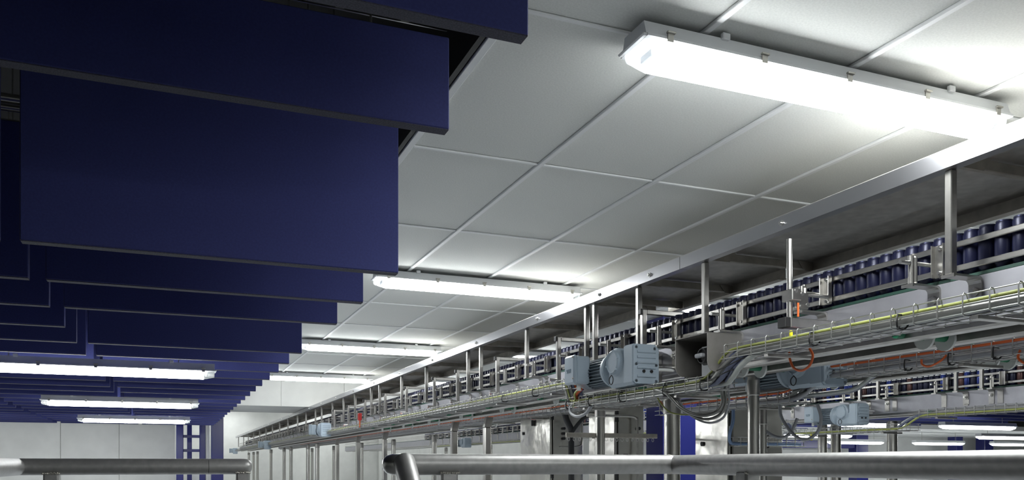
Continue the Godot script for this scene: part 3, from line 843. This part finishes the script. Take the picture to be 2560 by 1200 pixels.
func build_cabinets() -> void:
	var c1 := cabinet("stainless cabinet with bright door and red main switch", 3.5, 3.86, 7.56, 8.34, 0.6, [[3.64, 0.35], [3.64, 0.3], [3.64, 0.25], [3.72, 0.5], [3.72, 0.08]])
	var sw := part(c1, "main_switch", Geo.new().lathe([Vector2(0.035, 0), Vector2(0.035, 0.02), Vector2(0.025, 0.03), Vector2(0.022, 0.055), Vector2(0, 0.055)], 16, Transform3D(Basis(Vector3(0, 1, 0), Vector3(-1, 0, 0), Vector3(0, 0, 1)), Vector3.ZERO)).mesh(), M.red, P(3.5, 0.49, 7.98))
	part(sw, "padlock", boxm(Vector3(0.02, 0.06, 0.03), 0.004), M.rubber, P(3.485, 0.42, 7.97))
	cabinet("stainless cabinet behind the hook rail with a grey pipe on its face", 3.5, 3.78, 6.26, 6.75, 0.52, [[3.6, 0.07], [3.72, 0.3]])
	cabinet("stainless cabinet right of the blue column, behind round posts", 3.5, 3.95, 4.7, 5.1, 0.42, [[3.8, 0.2], [3.8, 0.12]])
	# hook rail across the cabinets
	var hr := thing("hook_rail", "grey bar with a row of small rings in front of the cabinets", "rail", P(3.2, 0.19, 5.5))
	span(hr, "bar", M.steel_sheet, 2.72, 3.5, 0.195, 0.23, 5.595, 5.615, 0.003)
	var rg := Geo.new().tube(curve([Vector3(0, 0, 0), Vector3(0.008, -0.01, 0), Vector3(0.006, -0.024, 0), Vector3(0, -0.028, 0), Vector3(-0.006, -0.024, 0), Vector3(-0.008, -0.01, 0), Vector3(0, 0, 0)], 3), 0.002, 6).mesh()
	for i in 17:
		part(hr, "ring", rg, M.steel_bright, P(2.74 + i * 0.045, 0.197, 5.6))
	# shiny blue steel column between the conveyors
	var col := thing("steel_column", "glossy blue steel column behind the thick round post", "column", P(4.5, -H, 6.95), "blue steel columns")
	span(col, "web", M.blue_paint, 4.31, 4.7, -H, 1.38, 6.8, 7.02, 0.006)
	part(col, "flange", boxm(Vector3(0.02, 2.98, 0.3), 0.004), M.blue_paint, P(4.29, (1.38 - H) / 2, 6.9))
	part(col, "flange", boxm(Vector3(0.02, 2.98, 0.3), 0.004), M.blue_paint, P(4.712, (1.38 - H) / 2, 6.9))
	for c in [[20.3, 20.55, 17.0, "slim distant blue column below the far lamps"], [21.4, 21.75, 17.0, "distant blue column near the right edge"], [16.7, 17.1, 17.0, "distant blue column between the round posts"]]:
		var k := thing("steel_column", c[3], "column", P((c[0] + c[1]) / 2, -H, c[2]), "blue steel columns")
		span(k, "shaft", M.blue_paint, c[0], c[1], -H, 0.9, c[2], c[2] + 0.3, 0.01)
		span(k, "base_plate", M.blue_paint, c[0] - 0.08, c[1] + 0.08, -H, -H + 0.02, c[2] - 0.08, c[2] + 0.38)
	bare("blue_beam", boxm(Vector3(4.4, 0.2, 0.2), 0.01), M.blue_paint, "distant blue beam running left from a blue column between round posts", "beam", "", P(14.49, 0.5, 17.15))
	# blue portal frame left of the long conveyor
	var pf := thing("portal_frame", "blue steel portal frame beside the white end wall", "frame", P(0.6, -H, 19.2))
	span(pf, "upright", M.blue_paint, 0.16, 0.3, -H, 2.2, 19.0, 19.3, 0.01)
	span(pf, "upright", M.blue_paint, 0.62, 0.74, -H, 2.2, 19.0, 19.3, 0.01)
	span(pf, "upright", M.blue_paint, 0.84, 1.08, -H, 2.2, 18.7, 19.1, 0.01)
	span(pf, "white_post", M.wall, 0.75, 0.82, -H, 2.2, 19.0, 19.2, 0.005)
	span(pf, "inner_upright", M.blue_paint, 0.4, 0.5, -H, 2.0, 20.4, 20.6, 0.01)
	for y in [0.25, 0.55]:
		span(pf, "cross_rail", M.blue_paint, 0.3, 0.62, y, y + 0.06, 19.1, 19.2, 0.004)
	bare("white_tank", Geo.new().lathe([Vector2(0, 0), Vector2(0.15, 0), Vector2(0.17, 0.03), Vector2(0.17, 1.5), Vector2(0.12, 1.62), Vector2(0, 1.65)], 20).mesh(), M.lamp_body, "white vessel glimpsed through the blue portal frame", "tank", "", P(0.62, -H, 21.5))

# ---------- foreground rails
func build_railings() -> void:
	# added unseen dark deck below the rails, cutting light bounced off the floor
	var gw := thing("bounce_blocker", "added dark deck under the foreground rails, blocking floor bounce", "bounce_blocker", P(-3.0, -H, 0.0))
	span(gw, "deck", M.blocker_grey, -7.8, 1.56, -1.14, -1.1, -4.2, 3.5, 0.004)
	for x in [-7.6, -4.6, -1.6, 1.45]:
		for d in [-3.9, 3.3]:
			span(gw, "leg", M.blocker_grey, x - 0.04, x + 0.04, -H, -1.14, d - 0.04, d + 0.04, 0.004)
	var r := 0.0302
	var a := thing("pipe_railing", "brushed steel pipe rail crossing the lower right foreground", "railing", P(1.1, -1.1, 2.3), "steel pipe rails in the foreground")
	part(a, "top_rail", Geo.new().tube([Vector3(-0.44, 0, 0), Vector3(0.43, 0, 0)], r, 28).mesh(), M.rail_pipe, P(1.07, -0.002, 2.3))
	part(a, "top_rail", Geo.new().tube([Vector3(0, 0, -2.34), Vector3(0, 0, -0.0)], r, 28).mesh(), M.rail_pipe, P(1.5, -0.003, -0.0))
	# rounded end and a handrail running down from it towards the viewer
	part(a, "rail_end", Geo.new().lathe([Vector2(0, -0.05), Vector2(0.014, -0.047), Vector2(0.024, -0.038), Vector2(0.0295, -0.022), Vector2(r, 0.0), Vector2(r, 0.03)], 28, Transform3D(Basis(Vector3(0, 1, 0), Vector3(1, 0, 0), Vector3(0, 0, -1)), Vector3.ZERO), false).mesh(), M.steel_bright, P(0.6, -0.002, 2.3))
	part(a, "sloping_rail", Geo.new().tube(curve([Vector3(0, 0.004, 0), Vector3(0.0, -0.03, 0.04), Vector3(0.0, -0.4, 0.42), Vector3(0, -1.09, 1.13)], 5), r, 28).mesh(), M.rail_pipe, P(0.605, -0.003, 2.27))
	part(a, "weld_bead", Geo.new().lathe([Vector2(r - 0.001, -0.004), Vector2(r + 0.0018, 0.0), Vector2(r - 0.001, 0.004)], 28, Transform3D(Basis(Vector3(0, 1, 0), Vector3(1, 0, 0), Vector3(0, 0, -1)), Vector3.ZERO), false).mesh(), M.weld, P(1.482, -0.002, 2.3))
	for p in [[0.74, 2.3], [1.5, 1.93], [1.5, 0.9]]:
		var q := part(a, "post", boxm(Vector3(0.05, 1.08, 0.05), 0.006), M.rail_pipe, P(p[0], -0.56, p[1]))
		var g := Geo.new()
		for i in 11:
			var x := -0.026 + i * 0.0052
			g.box(Vector3(x, rng.randf_range(-0.001, 0.0015), 0.024 + rng.randf_range(0.0, 0.003)), Vector3(0.007, 0.006, 0.007), 0.002, Basis(Vector3(1, 1, 0).normalized(), rng.randf_range(0.2, 0.9)))
		part(q, "weld_bead", g.mesh(), M.weld, P(p[0], -0.026, p[1]))
	var b := thing("pipe_railing", "brushed steel pipe rail ending at the lower left foreground", "railing", P(-0.1, -1.1, 3.45), "steel pipe rails in the foreground")
	part(b, "top_rail", Geo.new().tube([Vector3(-0.39, 0, 0), Vector3(0.2435, 0, 0)], r, 28).mesh(), M.rail_pipe, P(-0.1, -0.011, 3.45))
	part(b, "elbow", Geo.new().lathe([Vector2(r, -0.13), Vector2(r, 0.0), Vector2(0.029, 0.012), Vector2(0.024, 0.022), Vector2(0.014, 0.029), Vector2(0, 0.031)], 28, Transform3D(Basis(Vector3(0, -1, 0), Vector3(1, 0, 0), Vector3(0, 0, 1)), Vector3.ZERO), false).mesh(), M.rail_pipe, P(0.275, -0.011, 3.45))
	part(b, "top_rail", Geo.new().tube([Vector3(0, 0, -3.46), Vector3(0, 0, 0.6)], r, 28).mesh(), M.rail_pipe, P(-0.5, -0.012, 0.0))
	for p in [[-0.39, 3.45], [0.27, 3.45]]:
		var q := part(b, "post", boxm(Vector3(0.05, 1.07, 0.05), 0.006), M.rail_pipe, P(p[0], -0.565, p[1]))
		var g := Geo.new()
		for i in 11:
			g.box(Vector3(-0.026 + i * 0.0052, rng.randf_range(-0.001, 0.0015), 0.024 + rng.randf_range(0.0, 0.003)), Vector3(0.007, 0.006, 0.007), 0.002, Basis(Vector3(1, 1, 0).normalized(), rng.randf_range(0.2, 0.9)))
		part(q, "weld_bead", g.mesh(), M.weld, P(p[0], -0.035, p[1]))

# ---------- cables, switch, sensor and other small things
func tray_cables(xo: float, y_hi: float, y_lo: float, dip0: float, dip1: float, d0: float, d1: float, list: Array, where: String) -> void:
	for k in list:
		var x: float = xo + k[0]
		var dy: float = k[1]
		var s: float = k[4]
		var pts := []
		var d := d0
		while d < dip0 - 0.15:
			pts.append(P(x + rng.randf_range(-0.004, 0.004), y_hi + dy + rng.randf_range(-0.002, 0.002), d))
			d += 0.45
		pts.append(P(x, y_hi + dy, dip0 - 0.1 + s))
		var xm := xo + 2.478 + (x - xo - 2.53) * 0.25
		pts.append(P(lerpf(x, xm, 0.6), y_hi + dy * 0.8 - 0.012, dip0 - 0.02 + s))
		pts.append(P(xm, (y_hi + y_lo) / 2 + 0.015, dip0 + 0.07 + s))
		pts.append(P(lerpf(x, xm, 0.6), y_lo + dy * 0.6 + 0.02, dip0 + 0.17 + s))
		pts.append(P(x, y_lo + dy, dip0 + 0.3 + s))
		d = dip0 + 0.7
		while d < dip1 - 0.3:
			pts.append(P(x + rng.randf_range(-0.004, 0.004), y_lo + dy + rng.randf_range(-0.002, 0.002), d))
			d += 0.45
		pts.append(P(x, y_lo + dy, dip1 - 0.16))
		pts.append(P(x, y_lo + dy + 0.02, dip1 - 0.08))
		pts.append(P(x, y_hi + dy - 0.02, dip1 - 0.02))
		pts.append(P(x, y_hi + dy, dip1 + 0.06))
		d = dip1 + 0.6
		while d < d1:
			pts.append(P(x + rng.randf_range(-0.004, 0.004), y_hi + dy + rng.randf_range(-0.002, 0.002), d))
			d += 1.1
		cable("tray_cable", pts, k[2], k[3], "%s %s" % [k[5], where], "cables lying in the wire trays", 7, 4)

func ties(list: Array, xo: float, where: String) -> void:
	for i in list.size():
		var p := P(xo + 2.455, list[i][1], list[i][0])
		var g := Geo.new().tube(curve([Vector3(-0.004, 0.036, 0), Vector3(-0.012, 0.01, 0.004), Vector3(-0.002, -0.012, 0.0), Vector3(0.03, -0.014, 0), Vector3(0.05, 0.01, 0), Vector3(0.03, 0.034, 0), Vector3(-0.004, 0.036, 0)], 4), 0.0035, 6)
		g.box(Vector3(-0.004, -0.014, 0.004), Vector3(0.008, 0.012, 0.012), 0.002)
		bare("cable_tie", g.mesh(), M.black, "%s black cable tie along %s" % [ORD[i], where], "cable tie", "black cable ties", p)

func build_details() -> void:
	tray_cables(0.0, 0.51, 0.38, 3.24, 5.12, 0.7, 30.0, [
		[2.474, 0.008, 0.0125, M.braid, 0.05, "braided silver cable at the front of"],
		[2.477, 0.034, 0.0065, M.cable_earth, 0.12, "yellow and green earth cable in"],
		[2.502, 0.012, 0.0125, M.cable_slate, 0.0, "slate grey cable in the middle of"],
		[2.53, 0.012, 0.0135, M.cable_light, -0.075, "thick pale grey cable lying in"],
		[2.558, 0.012, 0.0125, M.cable_slate, -0.025, "bluish cable at the back of"],
		[2.585, 0.012, 0.012, M.cable_light, 0.098, "rear pale cable of"],
		[2.522, 0.037, 0.012, M.cable_slate, 0.074, "grey cable resting high in"],
		[2.543, 0.034, 0.0075, M.cable_orange, 0.022, "orange cable dropping between levels of"],
		[2.565, 0.042, 0.0145, M.cable_slate, -0.05, "upper slate cable of"],
		[2.499, 0.036, 0.009, M.cable_light, 0.035, "pale cable on top of"]], "the tray beside the nearest conveyor")
	tray_cables(0.9, 0.48, 0.37, 3.72, 5.4, 1.5, 24.0, [
		[2.47, 0.006, 0.012, M.cable_grey, -0.06, "grey cable at the front of"],
		[2.5, 0.01, 0.012, M.cable_light, 0.07, "pale cable in the bundle of"],
		[2.53, 0.012, 0.012, M.cable_slate, -0.03, "slate cable in the bundle of"],
		[2.56, 0.012, 0.012, M.cable_grey, 0.04, "second grey cable in"],
		[2.465, 0.05, 0.0065, M.cable_orange, 0.12, "orange cable clipped along the top of"],
		[2.58, 0.03, 0.009, M.cable_violet, 0.01, "violet cable at the back of"]], "the tray under the nearest conveyor")
	tray_cables(4.25, 0.46, 0.34, 6.05, 7.95, 3.5, 22.0, [
		[2.47, 0.008, 0.01, M.cable_earth, 0.0, "yellow green cable at the front of"],
		[2.51, 0.012, 0.012, M.cable_slate, 0.08, "slate cable in"],
		[2.56, 0.014, 0.012, M.cable_light, 0.12, "pale cable in"]], "the distant tray below the far cans")
	ties([[1.72, 0.505], [2.3, 0.505], [2.75, 0.505], [3.52, 0.38], [3.86, 0.38], [4.33, 0.38], [4.72, 0.38], [5.04, 0.38], [5.6, 0.505], [6.2, 0.505]], 0.0, "the tray beside the nearest conveyor")
	ties([[1.75, 0.475], [2.05, 0.475], [2.3, 0.475], [2.62, 0.475], [2.85, 0.475], [3.1, 0.475]], 0.9, "the tray with the orange cable")
	# bundle ties on the drop
	for k in 4:
		var xo := 0.0 if k < 2 else 0.9
		var q := P(xo + 2.478, [0.475, 0.43, 0.45, 0.41][k], [3.31, 3.4, 3.79, 3.87][k])
		bare("bundle_tie", Geo.new().tube(curve([Vector3(-0.014, 0.012, 0.1), Vector3(-0.026, 0.0, 0.06), Vector3(-0.026, -0.02, -0.04), Vector3(-0.016, -0.026, -0.12), Vector3(0.012, -0.02, -0.12), Vector3(0.026, 0.0, 0.0), Vector3(0.014, 0.016, 0.1), Vector3(-0.014, 0.012, 0.1)], 4), 0.003, 6).mesh(), M.black, "%s black tie round the cable bundle dropping %s" % [["upper", "lower"][k % 2], "beside the rotary switch" if k < 2 else "behind the orange loop"], "cable tie", "black cable ties", q)
	for i in 5:
		var o := 0.024 * i
		cable("silver_cable", [P(3.5 + o, 0.495, 3.4 + o), P(3.5 + o, 0.47, 3.46 + o), P(3.495 + o, 0.44, 3.505 + o), P(3.49 + o, 0.415, 3.565 + o), P(3.48 + o, 0.404, 3.67 + o), P(3.48 + o, 0.402, 4.0 + o), P(3.48 + o, 0.4, 4.5)], 0.009, [M.cable_light, M.cable_grey, M.cable_slate, M.braid, M.cable_slate][i], "%s cable of the silvery bundle dropping right of the hidden gearmotor" % ORD[i], "silvery bundle")
	# hanging loops
	cable("orange_loop", [P(2.6, 0.505, 3.05), P(2.6, 0.47, 3.045), P(2.6, 0.43, 3.02), P(2.6, 0.413, 2.97), P(2.6, 0.43, 2.92), P(2.6, 0.47, 2.9), P(2.6, 0.505, 2.92)], 0.0055, M.cable_orange, "orange cable loop hanging under the near tray")
	cable("orange_loop", [P(3.36, 0.485, 2.5), P(3.36, 0.45, 2.51), P(3.36, 0.42, 2.47), P(3.36, 0.415, 2.42), P(3.36, 0.44, 2.38), P(3.36, 0.485, 2.39)], 0.0055, M.cable_orange, "small orange cable loop hanging in front of the far cans")
	cable("orange_loop", [P(3.35, 0.5, 3.0), P(3.345, 0.475, 2.99), P(3.345, 0.462, 2.95), P(3.345, 0.48, 2.89), P(3.35, 0.505, 2.86)], 0.005, M.cable_orange, "short sagging orange cable at the middle of its tray")
	cable("grey_hose", [P(2.49, 0.4, 4.98), P(2.46, 0.37, 5.0), P(2.45, 0.33, 4.97), P(2.45, 0.305, 4.88), P(2.46, 0.32, 4.78), P(2.47, 0.36, 4.73), P(2.5, 0.4, 4.72)], 0.0105, M.cable_grey, "grey hose ring hanging under the lowered tray left of the post")
	for i in 3:
		var o := 0.02 * i
		cable("braided_hose", [P(2.5 + o, 0.385, 4.05), P(2.46 + o, 0.4, 3.95), P(2.455 + o, 0.37, 3.83), P(2.5 + o, 0.29 - o * 0.6, 3.76), P(2.56 + o, 0.25 - o * 0.9, 3.68), P(2.6 + o, 0.265 - o * 0.8, 3.6), P(2.61 + o, 0.31, 3.56), P(2.6 + o, 0.37, 3.55), P(2.58 + o, 0.42, 3.5)], 0.009 - 0.0015 * i, [M.braid, M.braid, M.cable_grey][i], "%s silvery hose sagging below the lowered tray beside the thick post" % ["front", "middle", "rear"][i])
	cable("earth_lead", [P(2.5, 0.37, 4.0), P(2.52, 0.33, 3.99), P(2.56, 0.28, 3.95), P(2.64, 0.265, 3.88)], 0.004, M.cable_earth, "thin yellow green lead hanging left of the thick post")
	cable("blue_hose", [P(3.42, 0.37, 4.55), P(3.42, 0.28, 4.55), P(3.41, 0.2, 4.57), P(3.45, 0.145, 4.62), P(3.52, 0.134, 4.64), P(3.75, 0.133, 4.64), P(4.05, 0.133, 4.64)], 0.011, M.cable_blue, "blue hose curving down beside the right cabinet")
	cable("grey_hose", [P(3.38, 0.36, 4.05), P(3.38, 0.27, 4.03), P(3.4, 0.17, 3.95), P(3.42, 0.14, 3.87), P(3.44, 0.18, 3.8), P(3.44, 0.26, 3.77), P(3.42, 0.34, 3.78)], 0.01, M.cable_grey, "grey hose loop hanging right of the tall round post")
	cable("grey_hose", [P(3.4, 0.36, 4.35), P(3.42, 0.26, 4.32), P(3.5, 0.17, 4.24), P(3.56, 0.18, 4.18), P(3.6, 0.28, 4.15)], 0.01, M.cable_grey, "grey hose drooping behind the tall round post")
	# yellow and orange leads below the large motor
	for i in 4:
		var o := 0.018 * i
		cable("motor_lead", [P(2.4 + o, 0.475, 4.75 + o), P(2.42 + o, 0.45, 4.86 + o), P(2.46 + o, 0.42, 4.93 + o), P(2.47 + o, 0.37, 4.98 + o)], 0.006, [M.cable_earth, M.cable_orange, M.cable_orange, M.cable_violet][i], "%s below the large gearmotor's terminal box" % ["yellow green lead", "front orange lead", "rear orange lead", "violet lead"][i])
	# hooded isolator switch
	var sx := P(2.5, 0.54, 3.53)
	var h := thing("switch_hood", "stainless hood round a black rotary switch beside the gearmotor", "switch box", sx)
	var side := PackedVector2Array([Vector2(-0.1, 0.09), Vector2(0.1, 0.09), Vector2(0.1, -0.095), Vector2(-0.06, -0.095), Vector2(-0.082, -0.087), Vector2(-0.095, -0.07), Vector2(-0.1, -0.045)])
	for z in [0.135, -0.139]:
		part(h, "side_plate", Geo.new().prism(side, 0.004).mesh(), M.hood, sx + Vector3(0, 0, z))
	part(h, "top_plate", boxm(Vector3(0.2, 0.004, 0.278), 0.001), M.hood, sx + Vector3(0, 0.092, 0))
	part(h, "back_plate", boxm(Vector3(0.004, 0.185, 0.274)), M.hood, sx + Vector3(0.1, -0.002, 0))
	var pl := part(h, "switch_plate", boxm(Vector3(0.006, 0.15, 0.15), 0.002), M.lamp_body, sx + Vector3(-0.02, -0.03, 0.055))
	part(h, "switch_case", boxm(Vector3(0.11, 0.14, 0.13), 0.008), M.white_disc, sx + Vector3(0.04, -0.03, 0.055))
	var sb := part(h, "switch_body", boxm(Vector3(0.03, 0.085, 0.085), 0.01), M.black, sx + Vector3(-0.038, -0.01, 0.055))
	var dl := part(sb, "dial", Geo.new().lathe([Vector2(0.038, 0), Vector2(0.038, 0.022), Vector2(0.033, 0.024), Vector2(0.032, 0.012), Vector2(0, 0.012)], 22, Transform3D(Basis(Vector3(0, 1, 0), Vector3(-1, 0, 0), Vector3(0, 0, 1)), Vector3.ZERO)).mesh(), M.rubber, sx + Vector3(-0.053, -0.01, 0.055))
	part(sb, "handle", boxm(Vector3(0.03, 0.02, 0.058), 0.005), M.cable_grey, sx + Vector3(-0.084, -0.01, 0.055))
	part(h, "cable_gland", rodm(0.018, 0.05, 1, 12), M.cable_slate, sx + Vector3(0.0, -0.125, 0.05))
	# sensor stand
	var sp := P(2.5, 0.62, 2.93)
	var s := thing("sensor_stand", "upright chrome rod with clamp blocks in front of the cans", "stand", sp)
	part(s, "rod", rodm(0.0125, 0.37, 1, 24), M.steel, sp + Vector3(0, 0.17, 0))
	var cb := part(s, "clamp_block", Geo.new().box(Vector3(0.0, 0, 0), Vector3(0.05, 0.05, 0.07), 0.003).box(Vector3(0.05, -0.02, 0.005), Vector3(0.07, 0.07, 0.01), 0.002).mesh(), M.steel, sp + Vector3(0.01, 0.11, 0.0))
	for p in [[-0.004, 0.01], [0.03, 0.0], [0.06, -0.045]]:
		part(cb, "bolt", hexm(0.006, 0.01), M.steel_bright, sp + Vector3(0.01 + p[0], 0.115 + p[1], 0.036), Vector3(0, -90, 0))
	part(s, "cross_rod", rodm(0.008, 0.16, 0, 10), M.steel_bright, sp + Vector3(0.13, 0.12, 0))
	part(s, "arm", boxm(Vector3(0.25, 0.042, 0.05), 0.003), M.steel, sp + Vector3(0.11, -0.01, 0))
	part(s, "arm_cap", boxm(Vector3(0.03, 0.044, 0.052), 0.002), M.black, sp + Vector3(-0.03, -0.01, 0))
	part(s, "sensor_lead", rodm(0.0045, 0.06, 1, 8), M.cable_orange, sp + Vector3(0.02, 0.045, 0.03))
	part(s, "yellow_tag", boxm(Vector3(0.012, 0.03, 0.012), 0.002), M.yellow, sp + Vector3(-0.01, -0.06, 0.02))
	# small coloured things further off
	bare("signal_lamp", Geo.new().box(Vector3(0, 0.05, 0), Vector3(0.05, 0.1, 0.05), 0.006).mesh(), M.red, "small red box standing on the tray far down the conveyor", "box", "", P(2.46, 0.6, 11.6))
	bare("orange_post", boxm(Vector3(0.018, 0.1, 0.018), 0.003), M.cable_orange, "thin orange post under the small red box", "post", "", P(2.46, 0.55, 11.6))
	bare("yellow_tag", boxm(Vector3(0.02, 0.07, 0.012), 0.003), M.yellow, "yellow cable tag hanging below the far gearmotor", "tag", "", P(6.705, 0.298, 7.5))
	# small wire basket with the blue hose in front of the right cabinet
	var wb := thing("wire_basket", "short wire basket in front of the right steel cabinet", "cable tray", P(3.78, 0.12, 4.64))
	for w in [[0.12, 4.6], [0.15, 4.6], [0.178, 4.6], [0.12, 4.64], [0.12, 4.68], [0.178, 4.68]]:
		part(wb, "long_wire", rodm(0.0025, 0.56, 0, 6), M.wire, P(3.78, w[0], w[1]))
	var bw := Geo.new().tube([Vector3(0, 0.06, 0.04), Vector3(0, 0, 0.04), Vector3(0, -0.003, 0.036), Vector3(0, -0.003, -0.036), Vector3(0, 0.0, -0.04), Vector3(0, 0.06, -0.04)], 0.0025, 6).mesh()
	for i in 8:
		part(wb, "cross_wire", bw, M.wire, P(3.52 + i * 0.075, 0.12, 4.64))
	# black cable branch beside the first cabinet
	cable("black_conduit", [P(3.55, -1.0, 7.2), P(3.55, 0.2, 7.2), P(3.55, 0.32, 7.2), P(3.5, 0.42, 7.2), P(3.47, 0.52, 7.2)], 0.03, M.rubber, "black cable bundle rising beside the cabinet with the red switch")
	cable("black_conduit", [P(3.55, 0.3, 7.18), P(3.6, 0.38, 7.15), P(3.65, 0.44, 7.1), P(3.72, 0.47, 7.0)], 0.018, M.rubber, "short black branch leaning right off the cable bundle")
	# pipe on the second cabinet
	cable("grey_pipe", [P(3.2, 0.4, 6.2), P(3.45, 0.4, 6.2), P(3.62, 0.4, 6.2), P(3.67, 0.38, 6.2), P(3.68, 0.33, 6.2), P(3.68, -0.3, 6.2), P(3.68, -1.2, 6.2)], 0.011, M.steel, "grey pipe bending down across the middle cabinet")
	cable("grey_pipe", [P(3.6, 0.17, 7.552), P(3.75, 0.17, 7.552), P(3.82, 0.18, 7.552), P(3.845, 0.22, 7.552), P(3.85, 0.45, 7.552)], 0.006, M.steel, "thin grey pipe across the cabinet with the red switch")
